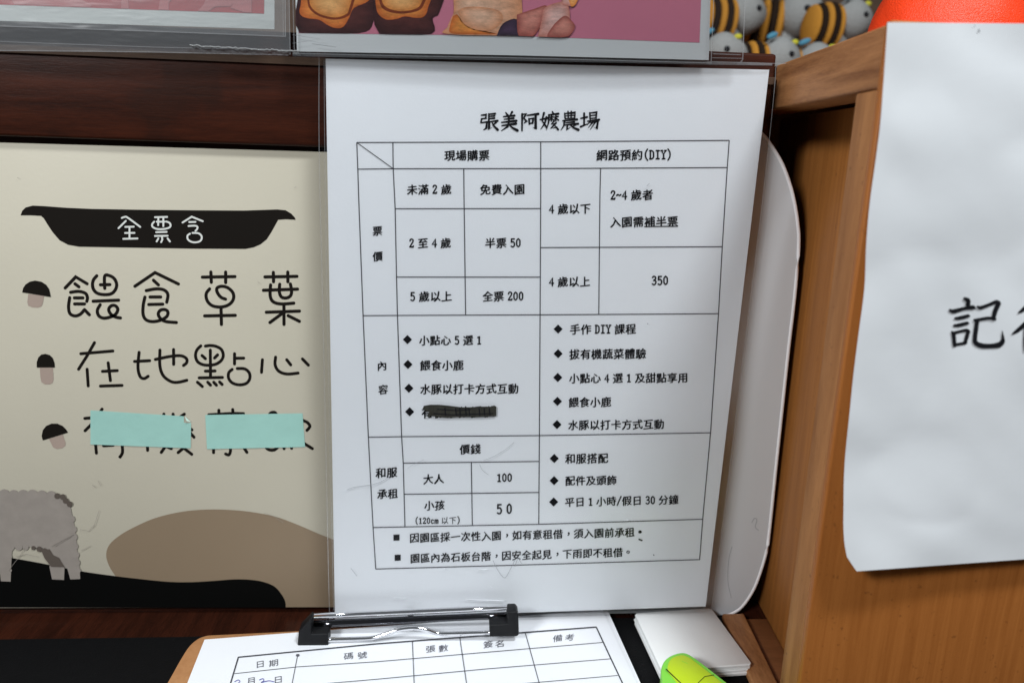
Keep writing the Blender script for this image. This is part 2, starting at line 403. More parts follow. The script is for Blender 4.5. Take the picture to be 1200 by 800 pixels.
def scallops(m, L_):
    k = 0
    for (x, y, r) in L_:
        k += 1; cx, cy = c2([(x, y)])[0]; r /= 5
        m.poly([SP(cx+r*math.cos(t*math.pi/8), cy+r*math.sin(t*math.pi/8), 5*O1+4e-6*k) for t in range(16)])
part(lambda m: scallops(m, [(335,104,17),(368,110,17),(385,132,17),(408,152,17)]), 'wool_shadow_print', 'animald', pt)
def animal_d(m):
    k = 0
    for (x, y, r) in [(195,408,12),(230,415,16),(262,425,16),(275,450,20)]:
        k += 1; cx, cy = c2([(x, y)])[0]; r /= 5
        m.poly([SP(cx+r*math.cos(t*math.pi/8), cy+r*math.sin(t*math.pi/8), 5*O1+4e-6*k) for t in range(16)])
    m.poly([SP(*p, 5*O1-6e-6) for p in c2([(240,420),(290,415),(312,450),(345,465),(378,520),(300,518),(262,470)])])
part(animal_d, 'wool_shadow_print', 'animald', pt)
# banner
bP = c1([(74,284),(80,268),(92,256),(118,249),(160,251),(240,257),(330,261),(500,264),(700,266),(880,267),(1000,263),(1030,266),(1050,278),(1063,292),(1066,300),(1030,298),(1003,300),(992,320),(978,345),(962,370),(940,388),(915,399),(885,405),(700,404),(400,399),(285,397),(245,390),(215,374),(190,345),(170,315),(158,295),(148,286),(110,284)])
part(lambda m: flat(m, SP, bP, O1), 'banner_print', 'posterink', pt)
cb = crop(120, 240, 8.571)
BAN = [[(195,132),(225,122),(255,130),(380,222)], [(162,235),(235,162)], [(230,222),(315,220)], [(272,222),(272,340)], [(228,283),(322,282)], [(210,342),(352,338)],
 [(528,125),(650,122)], [(562,125),(560,205)], [(612,125),(612,215)], [(545,170),(625,170)], [(520,170),(500,195),(505,222),(550,243),(620,243),(672,228),(685,205),(672,180),(640,168)], [(540,275),(645,272)], [(528,313),(655,311)], [(597,313),(602,350),(590,375)], [(562,338),(545,368)], [(655,338),(678,368)],
 [(805,178),(897,120),(1008,165)], [(872,173),(935,172)], [(865,213),(930,210),(955,222),(950,245),(935,262)], [(880,290),(855,310),(858,345),(890,370),(935,377),(980,365),(998,335),(990,305),(960,285),(905,282)]]
def ban(m):
    for i, s in enumerate(BAN): stroke(m, SP, cb(s), 2.1, 2.5*O1, curve=len(s) > 3)
part(ban, 'banner_lettering', 'white', pt)
ca, cd, ce, cf = crop(60, 310, 7.5), crop(220, 310, 7.5), crop(80, 390, 7.5), crop(220, 390, 7.5)
cg, ch_ = crop(90, 470, 7.5), crop(230, 470, 7.5)
T1 = [(ca, [[(122,205),(215,108),(315,168)],[(208,168),(243,195)],[(170,243),(240,235),(300,252),(318,290),(312,322)],[(203,292),(278,292)],[(205,345),(292,345)],[(162,290),(152,370),(165,430),(210,450),(255,435),(292,395)],[(292,395),(335,440)],
   [(400,98),(368,140),(365,200),(395,245),(450,262),(520,258),(560,225),(575,175),(555,125),(515,98),(470,100),(470,208)],[(432,177),(515,175)],[(368,321),(592,312)],[(430,352),(405,400),(415,445),(450,468),(500,465),(560,440),(585,395),(565,362),(530,360),(505,390),(520,430),(560,458),(608,468)],
   [(735,190),(912,70),(1118,170)],[(898,137),(942,178)],[(835,228),(920,213),(990,222),(1025,262),(1015,330)],[(868,284),(962,284)],[(857,350),(980,347)],[(823,285),(808,360),(808,440),(835,485),(890,500),(960,488),(1015,455),(1025,415),(1000,395),(960,400),(940,435),(965,478),(1010,500),(1100,508)]]),
 (cd, [[(128,110),(415,105)],[(203,65),(207,155)],[(333,65),(333,158)],[(192,213),(162,255),(170,315),(215,360),(290,372),(360,352),(400,305),(398,250),(355,205),(300,190),(258,205),(258,240),(290,285),(332,303)],[(148,450),(418,445)],[(292,378),(296,525)],
   [(678,108),(960,103)],[(752,68),(754,150)],[(879,65),(880,150)],[(665,225),(965,215)],[(728,178),(724,270),(750,325),(820,345),(932,338)],[(808,172),(805,240),(825,285),(870,292),(905,270),(912,225),(902,170)],[(845,345),(846,525)],[(690,418),(982,408)],[(828,430),(722,508)],[(882,448),(982,498)]]),
 (ce, [[(110,182),(392,158)],[(230,85),(165,200),(90,318)],[(165,318),(175,465)],[(350,262),(370,418)],[(300,337),(430,330)],[(282,466),(472,460)],
   [(622,170),(612,300),(630,380),(665,400),(702,380)],[(582,250),(715,243)],[(765,232),(900,205),(990,200),(1038,225),(1040,260),(1012,285)],[(805,150),(805,290),(835,375),(900,425),(960,433),(1042,415)],[(925,145),(926,275)]]),
 (cf, [[(115,113),(80,150),(68,200),(85,250),(130,277),(190,283),(250,272),(295,240),(312,195),(295,145),(250,118),(200,110),(155,115)],[(198,150),(200,380)],[(125,198),(155,225)],[(262,192),(235,220)],[(155,335),(240,333)],[(100,394),(305,390)],[(85,432),(128,470)],[(175,432),(200,458)],[(228,432),(252,458)],[(280,430),(302,452)],
   [(411,182),(411,272)],[(411,222),(492,221)],[(390,320),(360,350),(360,400),(395,440),(455,455),(515,442),(545,400),(540,350),(500,315),(435,312)],
   [(656,235),(648,345)],[(772,212),(768,280),(800,335),(870,360),(970,352)],[(870,235),(905,280)],[(1008,228),(1060,282)]]),
 (cg, [[(70,150),(200,138)],[(222,68),(150,180),(72,258)],[(160,330),(172,455)],[(390,330),(402,440),(380,488),(378,488)],[(235,390),(320,385)],[(618,330),(622,430)],[(765,112),(762,130)],[(846,112),(846,128)],[(945,112),(905,140)],[(772,405),(742,448)],[(795,400),(830,415)],[(935,412),(890,450)],[(900,380),(1010,465)],[(1005,245),(1012,250)],[(990,270),(1030,315)]]),
 (ch_, [[(110,118),(200,113),(310,107),(415,108)],[(198,78),(200,120)],[(320,72),(324,120)],[(635,130),(655,102),(690,98),(710,125)],[(930,165),(975,185),(998,215),(990,235),(972,255)],[(152,395),(152,450)],[(298,400),(300,440),(285,470),(258,462)],[(410,395),(445,448)],[(615,408),(640,425),(680,428),(710,410)],[(765,395),(772,415)],[(835,395),(838,412)],[(940,365),(1020,415)]])]
def letters(i):
    cr, ss = T1[i]
    def g(m):
        for s in ss: stroke(m, SP, cr(s), 3.7 if i < 2 else 3.5, O1, curve=len(s) > 3)
    return g
for i in range(6): part(letters(i), 'lettering', 'posterink', pt)
cm = crop(10, 310, 3.6375)
MU = [([(58,118),(62,100),(72,85),(90,73),(113,68),(140,73),(160,86),(173,105),(180,138)], [(84,125),(152,132),(146,165),(140,178),(125,183),(100,182),(84,175),(80,160)]),
      ([(120,438),(120,415),(127,395),(140,383),(157,380),(175,385),(188,398),(196,420),(197,438)], [(133,438),(189,438),(192,490),(188,503),(176,510),(155,510),(140,500),(136,480)]),
      ([(146,748),(141,730),(146,705),(160,687),(183,677),(208,677),(230,687),(245,702),(253,715)], [(172,742),(232,724),(243,758),(242,772),(228,782),(205,785),(190,778)])]
for cap, st in MU:
    o = part(lambda m: m.poly([SP(*p, O1) for p in cm(st)]), 'mushroom_stem_print', 'stem', pt)
    o = part(lambda m: m.poly([SP(*p, 2*O1) for p in cm(cap)]), 'mushroom_cap_print', 'posterink', pt)
# scuffs and hairs on the poster
def scuffs():
    for P in ([(116,598),(110,617)], [(94,620),(104,622),(110,615)], [(64,640),(72,635),(84,628)], [(95,645),(106,639)], [(18,652),(30,649),(44,652)], [(108,568),(112,571)], [(115,563),(118,569)],
              [(10,668),(24,650),(28,642)], [(60,640),(74,632),(86,626)], [(310,601),(322,605),(332,612)], [(302,330),(304,332)], [(20,208),(22,209)], [(345,220),(347,219)]):
        part(lambda m: stroke(m, SP, P, .4, 6*O1), 'scuff_mark', 'animal', pt)
scuffs()

# two strips of mint tape over the third line
def tape(P, label, curl=None):
    mb = MB(); n = 14; m_ = 5
    for j in range(m_+1):
        for i in range(n+1):
            u, v = i/n, j/m_
            x = (P[0][0]*(1-u)+P[1][0]*u)*(1-v)+(P[3][0]*(1-u)+P[2][0]*u)*v
            y = (P[0][1]*(1-u)+P[1][1]*u)*(1-v)+(P[3][1]*(1-u)+P[2][1]*u)*v
            lift = 2.8e-4 + .00025*max(0, v-.79)*5*(.6+.4*math.sin(i*1.3)) + 3e-5*math.sin(i*2.1+j)
            mb.v.append(tuple(SP(x, y, lift)))
    for j in range(m_):
        for i in range(n - (1 if curl and j == 0 else 0)): k = j*(n+1)+i; mb.f.append((k, k+1, k+n+2, k+n+1))
    o = mb.build('tape_strip', 'mint', None, smooth=True)
    if curl:
        f_ = MB(); f_.poly([SP(216.5, 487.6, 5e-4), SP(218.8, 493.2, .0016), SP(223.9, 494.2, 5e-4)]); f_.build('folded_corner', 'mint2', o)
    return tag(o, label, 'tape', 'mint tape strips covering the third poster line')
tape([(106,480.5),(224,488),(223.5,525),(106,520.5)], 'left strip of mint green tape with a folded top right corner on the beige poster', True)
tape([(240.5,486),(354.5,484),(357.5,523.5),(242.5,526)], 'right strip of mint green tape with all four corners lying flat on the poster')

# =================================================================== WHITE BOARD BEHIND THE SHEET
YB = .0085
wbp = [(430,140),(870,140),(894,157),(906,172),(918,192),(927,216),(933,240),(936.5,264),(937.5,288),(933,345),(925.5,410),(918,480),(910,556),(902.5,628),(898,652),(889,680),(880,698),(868,713),(852,721),(840,722),(743,719),(600,722),(430,727)]
wb = thing('white_board', (at(650,720,Y=YB).x, YB, at(650,720,Y=YB).z), 'white plastic board with rounded corners standing behind the laminated price sheet', 'board')
bevel(fixn(slab([at(*p, Y=YB) for p in wbp], (0, .004, 0)).build('panel', 'board', wb)), .0012, 3)
mb = MB(); tube(mb, [at(x-2.0, y, Y=YB+.0006) for x, y in smooth_line(wbp[1:19], 4)], .0011, 10); mb.build('rim', 'rim', wb, smooth=True)  # paler tube: light caught by the bevelled edge, put into the colour
SB = Wall(YB)
def scr(m):
    stroke(m, SB, [(881,612),(884,607),(887,609),(885,617),(889,621)], .6, 2e-4, True)
    stroke(m, SB, [(857,700),(853,680),(854,655),(858,640)], .45, 2e-4, True)
part(scr, 'pen_mark', 'scratch', wb)

# =================================================================== LAMINATED PRICE SHEET
def DS(x, z):
    u = min(1.2, max(-.2, x/.21)); v = min(1.2, max(-.2, z/.295))
    return .0012*max(0, u-.55)**2*4*(1-.3*v) + .0012*math.sin(v*3.1)*(1-u*.3) + .0008*math.sin(u*5+v*2)
SS = Wall(0.0, DS)
ps = thing('price_sheet', (.105, 0, 0), 'laminated white price sheet with a black ruled table of Chinese text, standing in the middle', 'sign')
def grid_sheet(corners, nx, ny, off, rnd=0):
    mb = MB(); TL, TR, BR, BL = corners
    for j in range(ny+1):
        for i in range(nx+1):
            u, v = i/nx, j/ny
            if rnd:
                # rounded corners: pull the outer ring in
                U, V = 2*u-1, 2*v-1
                k = 1 - rnd*(abs(U)**30)*(abs(V)**30)
                U *= k; V *= k; u, v = (U+1)/2, (V+1)/2
            x = (TL[0]*(1-u)+TR[0]*u)*(1-v)+(BL[0]*(1-u)+BR[0]*u)*v
            y = (TL[1]*(1-u)+TR[1]*u)*(1-v)+(BL[1]*(1-u)+BR[1]*u)*v
            mb.v.append(tuple(SS(x, y, off)))
    for j in range(ny):
        for i in range(nx): k = j*(nx+1)+i; mb.f.append((k, k+nx+1, k+nx+2, k+1))
    return mb
o = grid_sheet([(381.5,69),(901.5,82),(827,710),(392.5,725)], 36, 48, 0).build('paper', 'paper', ps, smooth=True)
o = grid_sheet([(373.5,61.5),(909.5,76),(833.5,716),(386.5,731)], 36, 48, 8e-4, .012).build('laminate', 'film', ps, smooth=True)
# fused edge of the laminate pouch
def pouch(m):
    E = smooth_line([(374,66),(373.8,175),(377.5,330),(382,530),(386.3,715)], 6)
    for a in range(len(E)-1): pass
    stroke(m, SS, [(373.9,64),(374,175),(377.5,330),(382,530),(386,712),(389,727),(394,731)], .9, 9e-4, True, False)
    stroke(m, SS, [(379.8,70),(380.6,175),(384.3,400),(391,715)], .6, 9e-4, True, False)
    stroke(m, SS, [(374,63),(520,66),(700,70),(905,74.5),(909,80),(905,130),(893,240),(872,410),(850,590),(834,712)], .8, 9e-4, True, False)
part(pouch, 'laminate_edge', 'seam', ps)

LN = []
def L(*P, w=1.0): LN.append((P, w))
L((418,167),(460.3,166.9),(633.6,166.2),(854.6,164.5)); L((854.6,164.5),(852.3,196.3),(850.1,230),(846.4,289),(841.9,367.4),(832.6,506.8),(823.4,608),(819.8,655.3))
L((418,167),(419.2,198.2),(420.2,230),(425.4,369.5),(431.6,512),(437.1,617.7),(440.3,666.3)); L((440.3,666.3),(620,661.3),(819.8,655.3))
L((418,167),(460.7,197.7)); L((419.2,198.2),(460.7,197.7),(633.6,197.5),(852.3,196.3))
L((460.3,166.9),(460.7,197.7),(463,244.5),(464.6,324.5),(465.7,369.3),(470.6,511.3),(472.5,542.3),(474.5,617))
L((633.6,166.2),(633.6,230),(632.9,368.7),(632.1,510),(631.3,613.8)); L((543.4,197.6),(543.7,230),(545.6,368.4))
L((463,244.5),(633.5,244.3)); L((464.6,324.5),(633.1,324.6)); L((425.4,369.7),(465.7,369.4),(632.9,368.7),(841.9,367.4))
L((703.8,197.2),(703,230),(701.7,367.9)); L((633.2,290),(846.4,289)); L((431.6,512),(470.6,511.3),(632.1,510),(832.6,506.8))
L((472.5,542.3),(631.8,540.3)); L((473.6,578.8),(631.5,576.6)); L((552.3,541.4),(553.5,615.8)); L((437.1,617.7),(631.3,613.9),(823.4,608))
def lines(m):
    for P, w_ in LN:
        Q = [tuple(Vector(P[i]).lerp(Vector(P[i+1]), k/6)) for i in range(len(P)-1) for k in range(6)]+[P[-1]]
        stroke(m, SS, Q, .95*w_, 2.5e-4, cap=False)
part(lines, 'table_rule', 'lineink', ps)
TITLE = [
 [[(12,14,5),(38,12,8),(35,32,6)],[(12,33,5),(38,31,6)],[(14,33,6),(10,52,6)],[(10,54,5),(42,50,8),(38,84,8),(24,92,3)],[(52,8,6),(52,52,7)],[(52,10,5),(86,8,8)],[(54,22,4),(82,20,7)],[(54,34,4),(82,32,7)],[(42,52,5),(70,48,5),(98,46,9)],[(54,52,8),(53,90,8),(68,80,2)],[(68,52,4),(80,75,8),(98,93,11)],[(90,54,8),(72,70,3)]],
 [[(34,2,5),(44,16,9)],[(68,0,9),(57,16,4)],[(22,23,5),(80,19,9)],[(26,37,4),(76,33,8)],[(12,53,5),(90,47,10)],[(50,20,8),(50,50,7)],[(14,70,5),(88,62,10)],[(50,54,8),(44,76,8),(10,98,2)],[(52,68,4),(70,84,9),(95,98,12)]],
 [[(14,12,5),(34,9,8),(23,32,6),(37,50,8),(24,58,3)],[(14,10,8),(13,98,6)],[(40,18,5),(99,12,10)],[(50,36,7),(52,64,7)],[(50,37,4),(72,34,8),(69,60,7)],[(53,61,5),(69,59,6)],[(85,14,9),(85,92,8),(70,82,2)]],
 [[(22,6,9),(12,46,5),(36,82,9)],[(35,28,8),(27,60,7),(4,92,2)],[(2,40,5),(42,34,9)],[(66,0,5),(71,10,8)],[(46,17,5),(98,12,9)],[(49,17,7),(46,58,6),(35,96,2)],[(52,30,4),(70,28,6)],[(61,20,6),(61,50,5)],[(60,32,4),(52,46,3)],[(62,34,3),(70,43,6)],[(74,30,4),(97,27,6)],[(85,20,6),(85,50,5)],[(84,32,4),(74,46,3)],[(86,34,3),(98,46,7)],[(76,50,7),(60,66,4),(82,64,6)],[(86,60,7),(58,88,5),(90,83,6)],[(80,74,4),(96,95,9)]],
 [[(24,8,5),(27,38,6)],[(24,10,4),(80,7,8),(77,36,6)],[(27,37,4),(77,35,5)],[(42,0,6),(43,36,5)],[(59,0,6),(58,36,5)],[(26,23,3),(77,21,5)],[(14,48,5),(90,43,9)],[(30,59,4),(76,56,7)],[(23,48,8),(20,74,6),(4,98,2)],[(20,71,4),(95,66,9)],[(38,71,7),(37,95,8),(54,84,2)],[(52,70,4),(70,86,8),(96,98,11)],[(82,70,7),(64,82,3)]],
 [[(2,36,5),(36,30,8)],[(20,10,8),(20,72,7)],[(2,80,8),(38,66,3)],[(50,8,6),(52,42,6)],[(50,9,4),(86,6,8),(83,38,6)],[(52,23,4),(83,21,5)],[(52,38,4),(83,36,5)],[(38,52,5),(99,46,9)],[(54,50,7),(36,72,2)],[(54,60,4),(93,55,8),(86,94,8),(72,84,2)],[(66,58,6),(42,86,2)],[(79,58,6),(52,97,2)]]]
def title(m):
    for i, g in enumerate(TITLE):
        cx, cy, sz = 572.4+i*23.75, 142.8-i*.25, 22.2
        for st in g: stroke(m, SS, [(cx+(p[0]-50)/100*sz, cy+(p[1]-50)/100*sz-(p[0]-50)/100*sz*.03, p[2]*1.32*sz/100) for p in st], 1, 2.5e-4)
part(title, 'heading', 'ink', ps)
TX = [("現場購票",520.3,182.5,574,182), ("網路預約(DIY)",698.5,182,788,181.2), ("未滿 2 歲",476.5,222.3,529.4,221.8), ("免費入園",562,222.2,615.4,221.8),
 ("4 歲以下",643,245,692.6,244.4), ("2~4 歲者",715,228.8,765.8,228.2), ("入園需補半票",714.6,260.2,795,259.4), ("票",436.2,270.5,448.4,270.5), ("價",436.4,300.4,448.8,300.3),
 ("2 至 4 歲",479,285,528.8,284.6), ("半票 50",568,284.8,610.6,284.4), ("5 歲以上",480.2,347.4,530,347), ("全票 200",565.2,347.2,613.8,346.8), ("4 歲以上",643,330.2,692,329.8), ("350",763.2,328.8,783.4,328.4),
 ("內",441.6,428.5,453.6,428.4), ("容",443,456.3,455,456.1), ("小點心 5 選 1",490.8,398.8,564.6,398.4), ("餵食小鹿",491.8,428.1,543.6,427.7), ("水豚以打卡方式互動",492,455.8,608,455.2),
 ("手作 DIY 課程",667.4,385.9,745.6,385.3), ("拔有機蔬菜體驗",666.6,415,757.6,414.2), ("小點心 4 選 1 及甜點享用",666.6,443.1,806.6,442.4), ("餵食小鹿",666,471.3,716.6,470.6), ("水豚以打卡方式互動",665.4,497.8,778.6,496.8),
 ("價錢",538.4,526.3,563.6,525.8), ("和服",439.8,554,465.8,553), ("承租",441.6,578.8,466.6,577.8), ("大人",495.6,561.3,520.6,560.7), ("100",581.8,559.6,600.3,559.2), ("小孩",496.8,592.2,521.4,591.5),
 ("5 0",581.4,596.3,600.4,595.7), ("因園區採一次性入園，如有意租借，須入園前承租。",479.6,630,756,622.8), ("園區內為石板台階，因安全起見，下雨即不租借。",480.4,653.9,742,646.4),
 ("和服搭配",662,537.2,713,536.6), ("配件及頭飾",662,563.1,723,562.3), ("平日 1 小時/假日 30 分鐘",661.6,588.2,795.4,585)]
for t in TX:
    part(lambda m: text_line(m, SS, *t[:5], bold=t[5] if len(t) > 5 else .022), 'lettering', 'ink', ps)
part(lambda m: text_line(m, SS, "(120cm 以下)", 485.6, 610, 540, 609.2, size=9.0, bold=.0), 'lettering', 'ink', ps)
part(lambda m: stroke(m, SS, [(754.8,265.4),(775,265.2),(794.6,265)], 1.1, 2.6e-4, cap=False), 'underline', 'ink', ps)
for (x, y) in [(477.4,397.7),(478,426.8),(479.1,454.7),(480,482.2),(654,385.4),(654,414.2),(653.6,442.1),(653.2,470),(652.7,497.2),(649.5,536.9),(649.3,562.8),(648.8,587.8)]:
    r = 5.3; part(lambda m: m.poly([SS(*p, 2.5e-4) for p in ((x-r, y), (x, y+r), (x+r, y), (x, y-r))]), 'bullet', 'ink', ps)
for (x, y) in [(464.6,629.6),(466,653.2)]:
    r = 3.5; part(lambda m: m.poly([SS(*p, 2.5e-4) for p in ((x-r, y-r), (x-r, y+r), (x+r, y+r-.3), (x+r, y-r-.3))]), 'bullet', 'ink', ps)
# blacked-out line
part(lambda m: text_line(m, SS, "有機茶飲提供", 493.5, 483.4, 580, 482, bold=.02), 'lettering', 'ink', ps)
sb = crop(400, 370, 4.615)
part(lambda m: m.poly([SS(*p, 1.1e-3) for p in sb([(440,500),(446,486),(480,480),(530,480),(590,486),(650,494),(700,493),(760,490),(815,490),(825,483),(838,490),(838,542),(790,544),(720,547),(640,546),(570,550),(520,546),(490,540),(478,543),(470,546),(462,540),(475,520),(455,512)])]), 'marker_scribble', 'marker', ps)
def mk2(m):
    for x in (560, 618, 640, 672, 690, 745, 772, 800): stroke(m, SS, sb([(x, 500), (x+4, 538)]), 1.4, 1.15e-3)
    stroke(m, SS, sb([(520,505),(620,512),(700,506)]), 1.0, 1.15e-3); stroke(m, SS, sb([(500,528),(600,535),(820,528)]), 1.2, 1.15e-3)
part(mk2, 'marker_scribble', 'ink', ps)
# hairs, dots and pen marks on the film
def hairs():
    q = crop(400, 500, 4.444)
    part(lambda m: stroke(m, SS, q([(30,328),(50,318),(100,308),(160,300),(205,285),(245,262)]), .6, 1.1e-3, True), 'scratch', 'scratch', ps)
    part(lambda m: stroke(m, SS, q([(740,175),(790,155),(850,120),(900,80)]), .4, 1.1e-3, True), 'scratch', 'scratch', ps)
    part(lambda m: stroke(m, SS, q([(720,195),(735,225),(765,248)]), .4, 1.1e-3, True), 'scratch', 'scratch', ps)
    part(lambda m: stroke(m, SS, q([(345,215),(375,195),(430,170)]), .3, 1.1e-3, True), 'scratch', 'scratch', ps)
    part(lambda m: stroke(m, SS, q([(790,695),(815,745),(850,785),(880,740),(905,690)]), .5, 1.1e-3, True), 'scratch', 'scratch', ps)
    part(lambda m: stroke(m, SS, q([(905,725),(920,685),(938,710)]), .45, 1.1e-3, True), 'scratch', 'scratch', ps)
    part(lambda m: stroke(m, SS, q([(50,735),(80,775)]), .5, 1.1e-3), 'scratch', 'scratch', ps)
    part(lambda m: stroke(m, SS, [(758,218),(761,215)], .5, 1.1e-3), 'scratch', 'scratch', ps); part(lambda m: stroke(m, SS, [(758.5,379),(759.3,379.4)], .9, 1.1e-3), 'scratch', 'scratch', ps)
hairs()
part(lambda m: (stroke(m, SS, [(750.2,622.6),(750.8,622.9)], 2.6, 2.6e-4), stroke(m, SS, [(749,631.6),(752.2,632.8)], 1.7, 2.6e-4), stroke(m, SS, [(765.8,649.6),(766.3,650.2)], 1.0, 2.6e-4)), 'ink_dot', 'ink', ps)

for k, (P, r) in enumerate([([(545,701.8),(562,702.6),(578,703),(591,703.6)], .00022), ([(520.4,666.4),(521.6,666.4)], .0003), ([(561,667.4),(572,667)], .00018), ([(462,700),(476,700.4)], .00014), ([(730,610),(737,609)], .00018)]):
    mb = MB(); tube(mb, [SS(x, y, .0011) for x, y in P], r, 8); mb.build('film_glare', 'glare', ps, smooth=True)  # pale glossy tubes added to stand in for glare on the laminate

# =================================================================== PHOTO CARDS ABOVE
YK = -.004
SK = Wall(YK)
def film_rect(P, parent, name, mat, Y, th=3e-4, nx=1):
    return fixn(slab([at(*p, Y=Y) for p in P], (0, th, 0)).build(name, mat, parent))
# left card
lc = thing('photo_card', at(160, 60, Y=YK), 'laminated photo card with white border and dull red picture, left of the bun card', 'photo card', 'laminated photo cards along the top')
fixn(slab([at(*p, Y=YK) for p in [(-150,-120),(322,-120),(321.5,34.5),(0,24.6),(-150,20)]], (0, 4e-4, 0)).build('card', 'card', lc))
part(lambda m: m.poly([SK(*p, O1) for p in [(-150,-100),(310,-100),(309.5,16.4),(0,5.8),(-150,1)]]), 'picture', 'red', lc)
cq = crop(160, 0, 5.4545); cz = crop(0, 0, 6.667)
RS = [('red2', cz([(-200,-60),(650,-60),(640,0),(720,45),(700,58),(400,44),(200,34),(115,38),(90,0)])), ('red2', cz([(950,0),(1000,0),(1005,70),(945,68)])),
      ('red2', cq([(240,-30),(205,20),(205,66),(140,62),(150,0)])), ('red2', cq([(440,0),(640,0),(600,40),(500,45),(460,72),(390,72),(430,30)])), ('red2', cq([(640,-20),(735,-20),(735,82),(690,80),(600,52),(620,20)]))]
for i, (mt, P) in enumerate(RS):
    part(lambda m: m.poly([SK(p[0], p[1], O1*(2+i*.3)) for p in P]), 'picture_shape', mt, lc)
film_rect([(-160,-130),(334,-130),(335,43),(180,37),(0,30.8),(-160,25)], lc, 'laminate', 'sleeve', YK-.0009)
film_rect([(-160,-130),(338,-130),(340,64.5),(180,61.5),(0,59.6),(-160,58)], lc, 'sleeve', 'sleeve', YK-.0016)
SKf = Wall(YK-.0018)
def seams(m):
    stroke(m, SKf, [(-100,27),(0,30.8),(180,37),(335,43)], 1.0, 0, cap=False); stroke(m, SKf, [(-100,46),(0,49),(180,55.5),(338,59)], .7, 1e-5, cap=False)
    stroke(m, SKf, [(-100,57.5),(0,59.5),(110,60.4),(180,61.3),(338,64.8)], .9, 2e-5, cap=False)
    stroke(m, SKf, [(334,-40),(334.6,43)], .9, 3e-5, cap=False); stroke(m, SKf, [(338,-40),(340,64)], .9, 4e-5, cap=False); stroke(m, SKf, [(332,43),(331,-40)], .6, 5e-5, cap=False)
part(seams, 'sleeve_seam', 'seam', lc)
# crumpled bright bead along the sleeve bottom
mb = MB(); random.seed(3); pts = []
for i in range(46):
    t = i/45; x = 222+128*t; y = 53.5+7*t-3.0*math.exp(-((t-.12)/.1)**2)*0 + random.uniform(-.9, .9)
    p = at(x, y, Y=YK-.003+random.uniform(-.0006, .0006)); pts.append(p)
tube(mb, pts, .00038, 6); o = mb.build('crumpled_fold', 'chrome', lc, smooth=True); MT['foldplastic'] = plain('fold_plastic', (.22, .22, .22, 1), .15, .1, 300); o.data.materials[0] = MT['foldplastic']
# middle card
YM = -.0048; SM = Wall(YM)
mc = thing('photo_card', at(590, 68, Y=YM), 'laminated photo card with white border showing brown mushroom buns and a hand on pink', 'photo card', 'laminated photo cards along the top')
fixn(slab([at(*p, Y=YM) for p in [(343,-120),(836,-120),(830.5,70.6),(600,65),(348,60.5)]], (0, 4e-4, 0)).build('card', 'card2', mc))
part(lambda m: m.poly([SM(*p, O1) for p in [(348,-100),(824,-100),(821.5,0),(819.8,50.2),(600,42.2),(350,39)]]), 'picture', 'pink', mc)
k4, k5 = crop(340, 0, 4.615), crop(580, 0, 4.286)
PS = [('bund', k4([(50,-60),(50,178),(370,181),(450,120),(440,-60)])),
      ('bun', k4([(62,-60),(58,20),(50,60),(60,85),(95,100),(155,108),(200,135),(240,152),(285,148),(318,100),(345,45),(425,5),(430,-60)])),
      ('bung', k4([(92,-60),(95,20),(115,60),(160,90),(235,108),(300,95),(330,60),(335,-60)])),
      ('bunl', k4([(102,-60),(105,15),(125,52),(168,80),(240,96),(295,82),(318,52),(322,-60)])),
      ('bund', k4([(450,-60),(482,183),(762,184),(770,100),(806,70),(806,-60)])),
      ('bun', k4([(456,-60),(465,40),(480,80),(520,107),(575,104),(620,90),(680,98),(725,90),(745,45),(748,-60)])),
      ('bung', k4([(480,-60),(485,20),(520,60),(600,75),(690,60),(725,20),(730,-60)])),
      ('bunl', k4([(490,-60),(498,12),(530,46),(602,62),(680,48),(712,12),(718,-60)])),
      ('bunp', k4([(880,-60),(885,60),(870,100),(850,150),(848,185),(1200,195),(1225,-60)])),
      ('bun', k4([(880,90),(905,80),(925,120),(970,155),(1040,176),(1120,186),(960,186),(870,180),(862,150)])), ('bunp', k4([(905,60),(950,40),(1040,40),(1130,60),(1150,110),(1100,160),(1020,165),(940,130)])),
      ('navy', k5([(8,183),(40,120),(110,98),(120,185)])),
      ('handd', k5([(110,75),(200,45),(260,30),(245,100),(190,185),(120,184)])),
      ('hand', k5([(215,186),(235,100),(250,40),(330,10),(362,20),(375,60),(372,110),(340,160),(300,187)])),
      ('handd', k5([(300,120),(350,80),(385,105),(402,135),(380,175),(350,187),(262,187)])),
      ('hand', k5([(350,-60),(335,15),(365,30),(390,25),(380,-60)])),
      ('bunl', k5([(345,-60),(370,0),(385,35),(410,15),(430,-60)]))]
SHADE = {'bun': ((1.0,.40,.09), (.66,.15,.03)), 'bunl': ((.95,.52,.20), (.80,.28,.06)), 'bunp': ((.92,.58,.40), (.78,.34,.17)), 'hand': ((.92,.58,.52), (.70,.26,.20)), 'handd': ((.80,.33,.26), (.42,.10,.08)), 'bund': ((.13,.035,.03), (.05,.014,.016)), 'bung': ((.34,.07,.02), (.26,.05,.015)), 'navy': ((.09,.05,.10), (.04,.025,.04))}
